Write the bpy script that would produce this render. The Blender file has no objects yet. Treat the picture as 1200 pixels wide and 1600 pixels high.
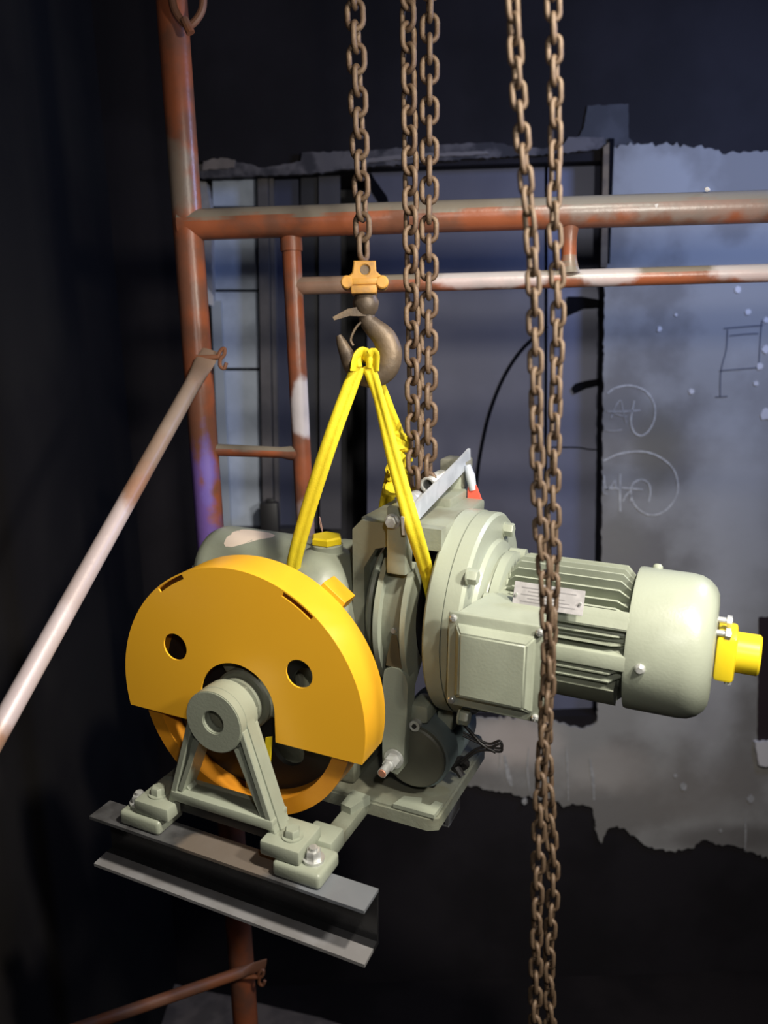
import bpy, bmesh, math, random
from mathutils import Vector, Matrix
random.seed(7)
PI = math.pi; R = math.radians
scn = bpy.context.scene; COL = scn.collection

# ------------------------------------------------------------------ camera
F = 1230.0; CAMH = 2.35
down = Vector((.0317, .984, .177)).normalized()
Zc = -down; Yc = (Vector((0, 0, 1)) - down * down.z).normalized(); Xc = Yc.cross(Zc).normalized()
Zc = Xc.cross(Yc) if Xc.cross(Yc).dot(Zc) > 0 else -Xc.cross(Yc)
W2 = Matrix((Xc, Yc, Zc))                      # camera (x right, y down, z forward) -> world
if W2.determinant() < 0:
    W2 = Matrix((-Xc, Yc, Zc)); Xc = -Xc
CAM = Vector((0, 0, CAMH))
def c2w(v): return W2 @ Vector(v) + CAM
def at(px, py, H):
    "world point on the upright plane H metres in front of the camera, seen at photo pixel px, py"
    d = W2 @ Vector(((px - 600) / F, (py - 800) / F, 1)); return CAM + d * (H / d.y)
cd = bpy.data.cameras.new('camera'); cam = bpy.data.objects.new('camera', cd); COL.objects.link(cam)
rx, ry, rz = W2 @ Vector((1, 0, 0)), W2 @ Vector((0, -1, 0)), W2 @ Vector((0, 0, -1))
cam.matrix_world = Matrix(((rx.x, ry.x, rz.x, CAM.x), (rx.y, ry.y, rz.y, CAM.y), (rx.z, ry.z, rz.z, CAM.z), (0, 0, 0, 1)))
cd.sensor_fit = 'VERTICAL'; cd.sensor_height = 24; cd.lens = 24 * F / 1600; cd.clip_start = .02
cd.dof.use_dof = True; cd.dof.focus_distance = 1.34; cd.dof.aperture_fstop = 2.0
scn.camera = cam

# ------------------------------------------------------------------ light
w = bpy.data.worlds.new('world'); scn.world = w; w.use_nodes = True
w.node_tree.nodes['Background'].inputs[0].default_value = (.35, .36, .42, 1)
w.node_tree.nodes['Background'].inputs[1].default_value = .035
def area(name, loc, tgt, size, power, col):
    l = bpy.data.lights.new(name, 'AREA'); l.size = size; l.energy = power; l.color = col
    o = bpy.data.objects.new(name, l); COL.objects.link(o); o.location = loc
    o.rotation_euler = (Vector(tgt) - Vector(loc)).to_track_quat('-Z', 'Y').to_euler(); return o
area('work_lamp', (.80, .38, CAMH + .26), (0, 1.45, CAMH - .30), .12, 16, (1, .95, .84))
sp = bpy.data.lights.new('work_spot', 'SPOT'); sp.energy = 165; sp.color = (1, .93, .80); sp.spot_size = R(84); sp.spot_blend = 1; sp.shadow_soft_size = .06
so_ = bpy.data.objects.new('work_spot', sp); COL.objects.link(so_); so_.location = (.62, .30, CAMH + .95)
so_.rotation_euler = (Vector((.12, 1.32, CAMH - .55)) - so_.location).to_track_quat('-Z', 'Y').to_euler()
area('phone_torch', (.10, -.06, CAMH + .20), (0.1, 2.0, CAMH - .1), .05, 4.5, (1, .95, .88))
area('shaft_lamp', (1.55, 1.75, CAMH + .75), (-.3, 2.7, CAMH + .1), .35, 17, (.40, .54, 1))
scn.view_settings.view_transform = 'Standard'; scn.view_settings.look = 'None'
scn.view_settings.exposure = 0; scn.view_settings.gamma = 1; scn.view_settings.use_curve_mapping = False

# ------------------------------------------------------------------ materials
def mat(name, col, rough=.5, metal=0., col2=None, scale=8., amt=.5, bump=.0, bscale=60., patches=(), dust=None, wave=None, coat=0., thr=(.4, .6), spec=.5, soft=0.):
    m = bpy.data.materials.new(name); m.use_nodes = True; nt = m.node_tree; N = nt.nodes; L = nt.links
    b = N['Principled BSDF']; b.inputs['Roughness'].default_value = rough; b.inputs['Metallic'].default_value = metal
    b.inputs['Coat Weight'].default_value = coat; b.inputs['Specular IOR Level'].default_value = spec
    tc = N.new('ShaderNodeTexCoord'); cur = None
    rgb = N.new('ShaderNodeRGB'); rgb.outputs[0].default_value = (*col, 1); cur = rgb.outputs[0]
    def mix(fac, a, c):
        x = N.new('ShaderNodeMix'); x.data_type = 'RGBA'; L.new(fac, x.inputs[0]); L.new(a, x.inputs[6])
        x.inputs[7].default_value = (*c, 1); return x.outputs[2]
    def noise(s, det=6):
        n = N.new('ShaderNodeTexNoise'); n.inputs['Scale'].default_value = s; n.inputs['Detail'].default_value = det
        L.new(tc.outputs['Object'], n.inputs['Vector']); return n.outputs[0]
    def ramp(v, a, c, inv=False, top=1.):
        r = N.new('ShaderNodeMapRange'); r.inputs[1].default_value = a; r.inputs[2].default_value = c
        r.inputs[3].default_value, r.inputs[4].default_value = (top, 0) if inv else (0, top); r.interpolation_type = 'SMOOTHSTEP'
        L.new(v, r.inputs[0]); return r.outputs[0]
    def math_(op, a, c):
        x = N.new('ShaderNodeMath'); x.operation = op
        for i, q in enumerate((a, c)):
            if isinstance(q, (int, float)): x.inputs[i].default_value = q
            else: L.new(q, x.inputs[i])
        return x.outputs[0]
    if col2: cur = mix(ramp(noise(scale), thr[0], thr[1], top=amt), cur, col2)
    if dust:
        g = N.new('ShaderNodeNewGeometry'); s = N.new('ShaderNodeSeparateXYZ'); L.new(g.outputs['True Normal'], s.inputs[0])
        v = math_('ADD', s.outputs[2], math_('MULTIPLY', math_('SUBTRACT', noise(14), .5), .9))
        cur = mix(ramp(v, dust[1], dust[1] + .25), cur, dust[0])
    for (p, rad, c, a) in patches:
        mp = N.new('ShaderNodeMapping'); mp.inputs['Location'].default_value = [-p[i] / rad[i] for i in range(3)]
        mp.inputs['Scale'].default_value = [1 / q for q in rad]; L.new(tc.outputs['Object'], mp.inputs[0])
        vl = N.new('ShaderNodeVectorMath'); vl.operation = 'LENGTH'; L.new(mp.outputs[0], vl.inputs[0])
        v = math_('ADD', vl.outputs['Value'], math_('MULTIPLY', math_('SUBTRACT', noise(scale * 1.7), .5), 1.1))
        cur = mix(ramp(v, .75 - soft, 1.1 + soft * .6, True, a), cur, c)
    L.new(cur, b.inputs['Base Color'])
    if bump or wave:
        bp = N.new('ShaderNodeBump'); bp.inputs['Distance'].default_value = .002; bp.inputs['Strength'].default_value = bump or .6
        if wave:
            wv = N.new('ShaderNodeTexWave'); wv.inputs['Scale'].default_value = wave; wv.bands_direction = 'DIAGONAL'; wv.inputs['Distortion'].default_value = 1.5
            L.new(tc.outputs['Object'], wv.inputs['Vector']); L.new(wv.outputs['Fac'], bp.inputs['Height'])
        else: L.new(noise(bscale), bp.inputs['Height'])
        L.new(bp.outputs[0], b.inputs['Normal'])
    return m
GREEN = mat('grey_green_paint', (.325, .352, .28), .36, 0, (.26, .28, .22), 7, .7, .12, 220)
GREEND = mat('grey_green_cast', (.23, .245, .19), .5, 0, (.13, .115, .075), 9, .55, .3, 120)
YEL = mat('orange_yellow_paint', (.95, .49, .028), .33, 0, (.92, .46, .025), 3, .6, 0)
YRING = mat('orange_sheave_paint', (.74, .30, .015), .45, 0, (.55, .2, .02), 8, .5, .1, 100)
YCAP = mat('lemon_yellow_plastic', (.76, .57, .018), .35)
BLACK = mat('black_interior', (.012, .011, .012), .5)
STEELD = mat('mill_scale_steel', (.022, .022, .024), .25, .2, (.035, .033, .035), 16, .75, .15, 90, thr=(.45, .7))
STEELF = mat('worn_flange_steel', (.13, .13, .135), .4, .35, (.04, .037, .037), 11, .9, .15, 90, patches=[((.02, -.08, -.222), (.09, .06, .02), (.26, .21, .17), .8), ((.25, -.07, -.222), (.1, .06, .03), (.30, .32, .36), .7)])
ZINC = mat('zinc_plate', (.66, .67, .66), .28, .5, (.4, .4, .38), 60, .6)
ZINCB = mat('bare_zinc_strip', (.60, .63, .68), .45, .4, (.45, .48, .53), 25, .7, .2, 90)
COPPER = mat('rusty_tip', (.5, .22, .14), .5, .4)
RED = mat('red_grip', (.75, .10, .06), .5)
PLATE = mat('aluminium_nameplate', (.48, .46, .47), .45, .2, (.30, .29, .30), 45, .6)
LABELM = mat('cream_label', (.80, .66, .55), .6)
DARKG = mat('dark_blue_grey_enamel', (.13, .165, .17), .35, 0, (.12, .13, .12), 8, .5)
MAGF = mat('dull_dark_cover', (.12, .12, .09), .5, 0, (.06, .06, .05), 6, .5)
RUST = mat('rusty_chain_steel', (.16, .105, .065), .6, .25, (.09, .05, .03), 40, .7, .4, 300)
RUST2 = mat('brown_hand_chain_steel', (.125, .083, .052), .6, .2, (.07, .04, .022), 50, .7, .3, 300)
HOOKM = mat('worn_hook_steel', (.15, .105, .065), .5, .3, (.06, .045, .035), 22, .7, .4, 120)
HYEL = mat('dirty_orange_casting', (.50, .25, .045), .5, 0, (.22, .12, .05), 40, .6, .3, 100)
SLING = mat('yellow_webbing', (.78, .62, .016), .7, 0, (.70, .54, .012), 90, .6, .35, bscale=420)
CABLE = mat('black_cable', (.02, .018, .018), .45)
def p3(px, py, H): return tuple(at(px, py, H))
WHT = (.62, .58, .62)
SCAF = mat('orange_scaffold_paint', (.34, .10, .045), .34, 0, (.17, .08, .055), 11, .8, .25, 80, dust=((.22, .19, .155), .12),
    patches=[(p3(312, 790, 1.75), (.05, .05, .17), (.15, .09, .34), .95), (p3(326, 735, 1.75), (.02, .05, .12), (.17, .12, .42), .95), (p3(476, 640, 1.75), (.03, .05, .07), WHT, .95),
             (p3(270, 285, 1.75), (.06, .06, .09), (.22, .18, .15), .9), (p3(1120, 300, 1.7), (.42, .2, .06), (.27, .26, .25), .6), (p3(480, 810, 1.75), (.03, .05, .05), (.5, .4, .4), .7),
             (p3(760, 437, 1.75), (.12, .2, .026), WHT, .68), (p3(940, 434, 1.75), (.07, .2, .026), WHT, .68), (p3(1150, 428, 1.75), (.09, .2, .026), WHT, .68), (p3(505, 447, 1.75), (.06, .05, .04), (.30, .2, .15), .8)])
BRAC = mat('worn_brace_paint', (.29, .20, .15), .42, .1, (.30, .13, .07), 8, .6, .2, 90, patches=[(p3(150, 870, 1.3), (.07, .2, .13), (.50, .42, .42), .9), (p3(60, 1040, 1.12), (.06, .15, .10), (.56, .48, .50), .9), (p3(280, 640, 1.6), (.05, .1, .1), (.33, .25, .2), .8)])
BRAC2 = mat('orange_brown_brace_paint', (.30, .10, .04), .5, 0, (.18, .10, .07), 9, .7, .2, 90)
WALLB = mat('black_wall_paint', (.0105, .009, .0115), .8, 0, (.019, .0165, .021), 2.3, .6, .3, 30, spec=.2)
WALLL = mat('dark_side_wall', (.010, .0088, .010), .85, 0, (.019, .017, .016), 1.5, .6, .3, 30, spec=.15)  # near-black tone shared by both side walls
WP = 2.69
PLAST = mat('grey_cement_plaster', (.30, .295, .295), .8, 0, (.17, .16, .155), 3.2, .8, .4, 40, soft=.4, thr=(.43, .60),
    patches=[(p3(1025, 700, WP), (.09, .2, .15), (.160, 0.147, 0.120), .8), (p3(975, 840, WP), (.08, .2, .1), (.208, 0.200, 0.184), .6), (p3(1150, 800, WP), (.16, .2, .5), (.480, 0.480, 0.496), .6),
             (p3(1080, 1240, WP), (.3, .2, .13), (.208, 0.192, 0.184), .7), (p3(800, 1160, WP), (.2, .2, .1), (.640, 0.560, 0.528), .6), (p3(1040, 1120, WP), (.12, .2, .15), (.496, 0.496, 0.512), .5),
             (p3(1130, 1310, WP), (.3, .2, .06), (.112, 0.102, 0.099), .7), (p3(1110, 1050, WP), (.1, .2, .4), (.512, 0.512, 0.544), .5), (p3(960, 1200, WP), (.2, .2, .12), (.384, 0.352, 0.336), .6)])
LINT = mat('dusty_cement_edge', (.035, .032, .038), .85, 0, (.15, .135, .14), 14, .7, .5, 50)
BLOCK = mat('pale_aerated_block', (.46, .52, .64), .8, 0, (.33, .38, .48), 9, .6, .3, 70)
MORT = mat('pale_mortar', (.38, .36, .37), .85, 0, (.2, .2, .21), 12, .6, .5, 50)
PANEL = mat('dark_steel_sheet', (.095, .095, .135), .5, .1, (.07, .07, .10), 3, .6, .1, 40)
PANELD = mat('darker_steel_sheet', (.022, .022, .03), .5, .1, (.014, .014, .018), 3, .6, .1, 40)
JAMB = mat('brown_grey_jamb', (.12, .11, .115), .5, .2, (.07, .065, .07), 8, .6)
WOOD = mat('raw_timber', (.17, .12, .07), .7, 0, (.08, .055, .035), 20, .7, .3, 60)
CHALK = mat('white_chalk', (.55, .55, .56), .9, 0, (.36, .36, .37), 60, .8)
CHALKF = mat('faint_chalk', (.38, .38, .40), .9, 0, (.27, .27, .28), 60, .8)
PENCIL = mat('charcoal_line', (.09, .10, .14), .9)
SPLAT = mat('white_plaster_splash', (.62, .60, .62), .7)
MARK = mat('matt_black', (.004, .004, .006), .8, spec=.05)
FLOORM = mat('dark_floor', (.011, .0095, .0105), .9, 0, (.018, .015, .016), 3, .6, .3, 30, spec=.05)
RUBBLE = mat('grey_dusty_slab', (.20, .165, .145), .85, 0, (.10, .085, .08), 10, .7, .5, 30)

# ------------------------------------------------------------------ mesh helpers
def finish(bm, name, m, parent=None, smooth=35, tm=None):
    bmesh.ops.recalc_face_normals(bm, faces=bm.faces)
    me = bpy.data.meshes.new(name); bm.to_mesh(me); bm.free()
    me.materials.append(m)
    if smooth:
        me.polygons.foreach_set('use_smooth', [True] * len(me.polygons)); me.set_sharp_from_angle(angle=R(smooth))
    o = bpy.data.objects.new(name, me); COL.objects.link(o)
    if parent: o.parent = parent
    if tm is not None: o.matrix_local = tm
    return o
def box(bm, x0, x1, y0, y1, z0, z1, bev=0., seg=2, rot=None, piv=None):
    r = bmesh.ops.create_cube(bm, size=1)
    c = Vector(((x0 + x1) / 2, (y0 + y1) / 2, (z0 + z1) / 2)); vs = r['verts']
    for v in vs: v.co = Vector((v.co.x * (x1 - x0), v.co.y * (y1 - y0), v.co.z * (z1 - z0)))
    if bev:
        es = list({e for v in vs for e in v.link_edges})
        g = bmesh.ops.bevel(bm, geom=es, offset=bev, segments=seg, affect='EDGES', profile=.5)
        vs = list({v for f in g['faces'] for v in f.verts} | {v for v in vs if v.is_valid})
    for v in vs:
        if rot: v.co = rot @ v.co
        v.co += c
    return vs
AX = {'x': lambda u, v, w_: Vector((w_, u, v)), 'y': lambda u, v, w_: Vector((u, w_, v)), 'z': lambda u, v, w_: Vector((u, v, w_))}
def lathe(bm, axis, c0, c1, prof, n=48, cap=True):
    "prof: list of (position on axis, radius) round axis through plane coords c0, c1"
    A = AX[axis]; rings = []
    for (p, r) in prof:
        if r < 1e-6: rings.append([bm.verts.new(A(c0, c1, p))])
        else: rings.append([bm.verts.new(A(c0 + r * math.cos(2 * PI * i / n), c1 + r * math.sin(2 * PI * i / n), p)) for i in range(n)])
    for a, b in zip(rings, rings[1:]):
        for i in range(n):
            j = (i + 1) % n
            q = [a[i % len(a)], a[j % len(a)], b[j % len(b)], b[i % len(b)]]
            q = [x for k, x in enumerate(q) if x not in q[:k]]
            if len(q) > 2: bm.faces.new(q)
    if cap:
        for rg in (rings[0], rings[-1]):
            if len(rg) > 2: bm.faces.new(rg)
def prism(bm, axis, outer, holes, a, b):
    A = AX[axis]; caps = []
    for w_ in (a, b):
        es = []; loops = []
        for lp in [outer] + list(holes):
            vs = [bm.verts.new(A(u, v, w_)) for u, v in lp]; loops.append(vs)
            es += [bm.edges.new((vs[i], vs[(i + 1) % len(vs)])) for i in range(len(vs))]
        if holes: bmesh.ops.triangle_fill(bm, edges=es, use_beauty=True, use_dissolve=False)
        else: bm.faces.new(loops[0])
        caps.append(loops)
    for la, lb in zip(*caps):
        n = len(la)
        for i in range(n): bm.faces.new((la[i], la[(i + 1) % n], lb[(i + 1) % n], lb[i]))
def circ(cx, cy, r, n=32, a0=0., a1=360., rev=False):
    full = abs(a1 - a0) >= 360; k = n if full else n + 1
    return [(cx + r * math.cos(R(a0 + (a1 - a0) * i / n)), cy + r * math.sin(R(a0 + (a1 - a0) * i / n))) for i in range(k)]
def sweep(bm, path, prof, ref=(0, 0, 1), scale=None, twist=None, cap=True):
    path = [Vector(p) for p in path]; n = len(path); rings = []; ref = Vector(ref); side = None
    for i, p in enumerate(path):
        t = (path[min(i + 1, n - 1)] - path[max(i - 1, 0)]).normalized()
        s = ref.cross(t) if side is None else side - t * side.dot(t)
        if s.length < 1e-5: s = Vector((1, 0, 0)).cross(t)
        side = s.normalized(); up = t.cross(side)
        k = scale[i] if scale else 1.; tw = twist[i] if twist else 0.
        rings.append([bm.verts.new(p + side * (k * (u * math.cos(tw) - v * math.sin(tw))) + up * (k * (u * math.sin(tw) + v * math.cos(tw)))) for u, v in prof])
    m = len(prof)
    for a, b in zip(rings, rings[1:]):
        for i in range(m): bm.faces.new((a[i], a[(i + 1) % m], b[(i + 1) % m], b[i]))
    if cap: bm.faces.new(rings[0]); bm.faces.new(rings[-1][::-1])
def tube(bm, path, r, n=12, radii=None): sweep(bm, path, circ(0, 0, r, n), ref=(.13, .31, .94), scale=radii)
def spline(pts, k=6):
    P = [Vector(p) for p in pts]; P = [2 * P[0] - P[1]] + P + [2 * P[-1] - P[-2]]; out = []
    for i in range(1, len(P) - 2):
        for j in range(k):
            t = j / k; a, b, c, d = P[i - 1:i + 3]
            out.append(.5 * ((2 * b) + (c - a) * t + (2 * a - 5 * b + 4 * c - d) * t * t + (3 * b - a - 3 * c + d) * t ** 3))
    out.append(P[-2]); return out
def lerpl(vals, n):
    o = []
    for i in range(n):
        f = i / (n - 1) * (len(vals) - 1); k = min(int(f), len(vals) - 2); o.append(vals[k] + (vals[k + 1] - vals[k]) * (f - k))
    return o
def thing(name, label, cat, loc=(0, 0, 0), group=None):
    o = bpy.data.objects.new(name, None); COL.objects.link(o); o.location = loc; o['label'] = label; o['category'] = cat
    o.empty_display_size = .05
    if group: o['group'] = group
    return o
def tag(o, label, cat, group=None):
    o['label'] = label; o['category'] = cat
    if group: o['group'] = group
    return o
def B(): return bmesh.new()
def hexbolt(bm, axis, c0, c1, p0, r, h, washer=True):
    s = 1 if h > 0 else -1
    if washer: lathe(bm, axis, c0, c1, [(p0, r * 1.35), (p0 + s * r * .2, r * 1.35)], 24); p0 += s * r * .2
    lathe(bm, axis, c0, c1, [(p0, r), (p0 + h * .8, r), (p0 + h, r * .86)], 6)
def world_obj(bm, name, m, parent, smooth=35):
    "mesh given in world coordinates, parented to an Empty that only has a location"
    o = finish(bm, name, m, None, smooth)
    if parent: o.parent = parent; o.matrix_parent_inverse = Matrix.Translation(-parent.location)
    return o

# ------------------------------------------------------------------ the setting
WALL = 2.70
def structure(bm, name, m, smooth=0):
    o = finish(bm, name, m, None, smooth); o['kind'] = 'structure'; return o
def zc(py, H=WALL, px=700): return at(px, py, H).z
def xc(px, H=WALL, py=600): return at(px, py, H).x
OL, OR_ = xc(300), at(944, 500, WALL).x; OT, OB = zc(262, px=600), zc(1122, px=800)
bm = B()
box(bm, -1.3, OL, WALL, WALL + .3, 0, 4.6); box(bm, OR_, 2.0, WALL, WALL + .3, 0, 4.6)
box(bm, OL, OR_, WALL, WALL + .3, OT, 4.6); box(bm, OL, OR_, WALL, WALL + .3, 0, OB)
wall = structure(bm, 'wall_back', WALLB)
bm = B(); box(bm, -1.0, -.86, -.6, WALL, 0, 4.6); structure(bm, 'wall_left', WALLL)
bm = B(); box(bm, 1.75, 1.9, -.6, WALL, 0, 4.6); structure(bm, 'wall_right', WALLL)
bm = B(); box(bm, -1.3, 2.0, -.6, WALL + .3, -.15, 0); structure(bm, 'floor', FLOORM)
bm = B(); box(bm, OL - .2, OR_ + .2, WALL + .302, WALL + .36, OB - .1, OT + .1); structure(bm, 'wall_beyond', PANELD)

def rag(pts, H, sub=14, j=.006, thick=.01):
    "ragged-edged flat layer of plaster proud of the wall"
    P = [at(x, y, H) for x, y in pts]; out = []
    for i, a in enumerate(P):
        b = P[(i + 1) % len(P)]; n = max(2, int((b - a).length / .011))
        for k in range(n):
            q = a.lerp(b, k / n); jj = j * (.25 + .75 * abs(math.sin(k * .37 + i * 1.7)) * abs((b - a).x) / (b - a).length); e_ = random.uniform(-jj, jj) * min(1, k, n - k); nx, nz = -(b - a).z, (b - a).x; ln = math.hypot(nx, nz) or 1; out.append((q.x + nx / ln * e_, q.z + nz / ln * e_))
    bm = B(); prism(bm, 'y', out, [], H, H + thick); return bm
def wallpart(bm, name, m, smooth=0):
    o = finish(bm, name, m, None, smooth); o.parent = wall; return o
pl = [(947, 232), (985, 222), (1030, 226), (1090, 228), (1140, 238), (1200, 236), (1300, 240), (1385, 238), (1385, 1352), (1300, 1348), (1200, 1342), (1160, 1325), (1128, 1322), (1100, 1312), (1085, 1325), (1050, 1330), (1010, 1322), (985, 1305), (965, 1290),
      (950, 1295), (940, 1318), (932, 1300), (925, 1262), (900, 1258), (880, 1262), (872, 1252), (830, 1246), (780, 1236), (735, 1230), (700, 1225), (700, 1124), (860, 1122), (875, 1132), (892, 1137), (922, 1136), (933, 1128), (938, 1000), (940, 850), (944, 500)]
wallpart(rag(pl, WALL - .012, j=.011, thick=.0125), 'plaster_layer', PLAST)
wallpart(rag([(1186, 965), (1240, 960), (1240, 1160), (1184, 1158)], WALL - .016, j=.004, thick=.004), 'dark_patch', mat('maroon_hole', (.018, .008, .012), .8))
wallpart(rag([(1180, 1160), (1240, 1158), (1240, 1204), (1186, 1196)], WALL - .03, j=.004, thick=.018), 'plaster_lump', SPLAT)
wallpart(rag([(300, 258), (340, 252), (380, 254), (410, 262), (470, 252), (472, 238), (560, 236), (690, 226), (770, 222), (800, 228), (850, 232), (880, 226), (888, 214), (944, 214), (944, 232), (870, 240), (700, 250), (560, 262), (480, 272), (300, 278)], WALL - .02, j=.003, thick=.0205), 'lintel_edge', LINT)
wallpart(rag([(918, 165), (982, 162), (982, 215), (1000, 232), (950, 235), (900, 222), (912, 200)], WALL - .006, j=.003, thick=.0065), 'cement_patch', mat('thin_cement', (.055, .055, .065), .85, 0, (.03, .03, .036), 9, .7))
wallpart(rag([(560, 250), (640, 240), (760, 236), (765, 241), (640, 247), (560, 256)], WALL - .026, j=.002, thick=.007), 'cement_crumb', mat('pale_crumbs', (.19, .17, .17), .9))
wallpart(rag([(318, 252), (345, 246), (368, 250), (366, 262), (316, 266)], WALL - .026, j=.003, thick=.007), 'cement_crumb', RUBBLE)
# reveal of aerated blocks, left of the opening
def flat(name, m, x0, x1, y0, y1, H, th, parent=wall, bev=0., x0b=None, x1b=None):
    bm = B(); q = [at(x0, y0, H), at(x1, y0, H), at(x1b or x1, y1, H), at(x0b or x0, y1, H)]
    prism(bm, 'y', [(p.x, p.z) for p in q], [], H, H + th)
    if bev: bmesh.ops.bevel(bm, geom=list(bm.edges), offset=bev, segments=1, affect='EDGES')
    o = finish(bm, name, m, None, 0); o.parent = parent; return o
for (y0, y1) in ((215, 322), (326, 452), (456, 575), (579, 700), (704, 826)):
    s = (y0 - 215) * .018; flat('aerated_block', BLOCK, 330 + s, 398 + s, y0, y1, WALL + .10, .15, bev=.002, x0b=332 + s, x1b=400 + s)
flat('mortar_backing', PANELD, 296, 412, 210, 1000, WALL + .16, .1)
wallpart(rag([(298, 282), (322, 284), (330, 330), (332, 470), (326, 478), (322, 460), (298, 440)], WALL + .05, j=.004, thick=.06), 'torn_plaster', MORT)
wallpart(rag([(312, 430), (325, 452), (333, 462), (333, 478), (322, 474), (312, 450)], WALL + .03, j=.002, thick=.012), 'torn_plaster', SPLAT)
flat('reveal_strip', mat('pale_blue_reveal', (.36, .40, .46), .6), 330, 345, 470, 830, WALL + .075, .02, x0b=346, x1b=361)
flat('sill', PANELD, 300, 480, 826, 1000, WALL + .05, .2)
# sheet hoarding that closes the opening
flat('jamb', JAMB, 402, 418, 262, 826, WALL + .06, .08, x0b=411, x1b=427)
flat('jamb', JAMB, 420, 427, 262, 826, WALL + .08, .06, x0b=430, x1b=437)
flat('jamb', mat('navy_sheet', (.035, .04, .075), .5), 429, 466, 262, 826, WALL + .12, .02, x0b=439, x1b=476)
flat('jamb', PANELD, 470, 496, 262, 826, WALL + .10, .03)
flat('jamb', mat('charcoal_sheet', (.055, .052, .062), .6), 498, 531, 262, 826, WALL + .09, .03, x0b=500, x1b=533)
hoard = thing('steel_hoarding', 'dark blue-grey sheet hoarding with black marker arc closing the wall opening', 'hoarding', at(710, 1000, WALL + .06))
def hp(name, m, pts, H, th, smooth=0):
    bm = B(); prism(bm, 'y', [(at(x, y, H).x, at(x, y, H).z) for x, y in pts], [], H, H + th); return world_obj(bm, name, m, hoard, smooth)
hp('sheet_panel', PANEL, [(574, 250), (851, 240), (850, 1118), (574, 1118)], WALL + .06, .02)
hp('sheet_panel', mat('blue_grey_sheet', (.14, .15, .23), .5, .1, (.10, .105, .16), 3, .6), [(856, 240), (941, 236), (936, 1118), (854, 1118)], WALL + .065, .02)
hp('backing_rail', PANELD, [(560, 300), (945, 300), (945, 340), (560, 340)], WALL + .085, .03)
def stroke(pts, H, wpx, m, name, parent, th=.0015, k=5, dim=None):
    P = spline([at(x, y, H) for x, y in pts], k) if len(pts) > 2 else [at(x, y, H) for x, y in pts]
    hw = wpx * .5 * H / F; bm = B(); s = lerpl(dim, len(P)) if dim else None
    sweep(bm, P, [(-hw, -th / 2), (hw, -th / 2), (hw, th / 2), (-hw, th / 2)] if s is None else [(-hw, -.001), (hw, -.001), (hw, .001), (-hw, .001)], ref=(0, 1, 0), scale=s)
    return world_obj(bm, name, m, parent, 0)
def Z5(pts): return [(740 + x * .3833, 400 + y * .3834) for x, y in pts]
HP = WALL + .0585
stroke(Z5([(5, 1030), (12, 920), (30, 790), (65, 640), (120, 500), (190, 390), (270, 312), (300, 285)]), HP, 5.5, MARK, 'marker_arc', hoard)
hp('black_blot', MARK, Z5([(383, 165), (440, 165), (500, 176), (538, 186), (536, 212), (510, 212), (450, 215), (405, 235), (372, 250)]), HP - .002, .003)  # flat black shape laid just proud of the sheet panel
hp('black_blot', MARK, Z5([(400, 540), (415, 520), (460, 508), (528, 496), (528, 524), (460, 540), (412, 562)]), HP - .002, .003)
stroke(Z5([(290, 780), (420, 780), (470, 788), (515, 790)]), HP + .005, 2, MARK, 'marker_line', hoard)
stroke([(578, 270), (585, 292), (598, 312), (606, 330)], HP, 14, MARK, 'black_blot', hoard, dim=[.2, 1, 1.1, .3])
# timber strip beside the opening
bm = B(); q = [at(943, 230, WALL - .03), at(952, 222, WALL - .03), at(949, 418, WALL - .03), at(939, 418, WALL - .03)]
prism(bm, 'y', [(p.x, p.z) for p in q], [], WALL - .03, WALL - .012); tag(finish(bm, 'timber_strip', WOOD, None, 0), 'thin raw timber strip standing beside the right edge of the opening', 'timber strip')
flat('dark_slot', MARK, 951, 960, 216, 412, WALL - .014, .003, x0b=948, x1b=953)
bm = B(); a = at(405, 786, WALL + .01); b = at(438, 862, WALL + .01); box(bm, a.x, b.x, WALL + .0, WALL + .045, b.z, a.z, .006)
c = at(415, 784, WALL + .01); box(bm, c.x, c.x + .03, WALL + .01, WALL + .035, a.z - .002, a.z + .012, .003)
tag(finish(bm, 'switch_box', BLACK, None, 30), 'small black box on the sill left of the opening, behind the worm tube', 'box')
# chalk and pencil on the plaster
HC = WALL - .0135
c1 = [(545, 560), (580, 537), (640, 528), (700, 550), (735, 600), (738, 660), (715, 710), (685, 732), (655, 718), (641, 675), (648, 625), (655, 590)]
c2 = [(528, 835), (600, 805), (690, 797), (760, 820), (815, 870), (833, 940), (815, 1000), (770, 1045), (715, 1055), (665, 1025), (641, 975), (648, 930), (682, 912), (712, 925), (721, 960), (714, 1003)]
def wst(pts, wpx, m, name='chalk_line', k=5): return stroke(Z5(pts), HC, wpx, m, name, None, k=k)
for pts, wd, m in ((c1, 2.2, CHALK), ([(545, 634), (620, 634), (680, 629)], 2.4, CHALKF), ([(560, 660), (580, 610), (600, 590), (610, 640), (622, 680)], 1.6, CHALKF), ([(565, 640), (600, 650), (625, 655)], 1.6, CHALKF), ([(540, 711), (575, 713), (606, 708)], 1.6, CHALKF),
                   (c2, 2.4, CHALK), ([(532, 895), (534, 925), (540, 948), (560, 940), (576, 915), (580, 945), (592, 948), (600, 925)], 2.4, CHALK), ([(598, 888), (596, 960), (598, 1042)], 3.2, CHALK), ([(538, 950), (600, 945), (690, 952)], 2.4, CHALK), ([(608, 1000), (622, 975), (642, 960), (640, 1000)], 2.0, CHALK), ([(528, 915), (530, 965), (545, 970)], 2.0, CHALKF)):
    o = wst(pts, wd, m); o.parent = wall
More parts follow.
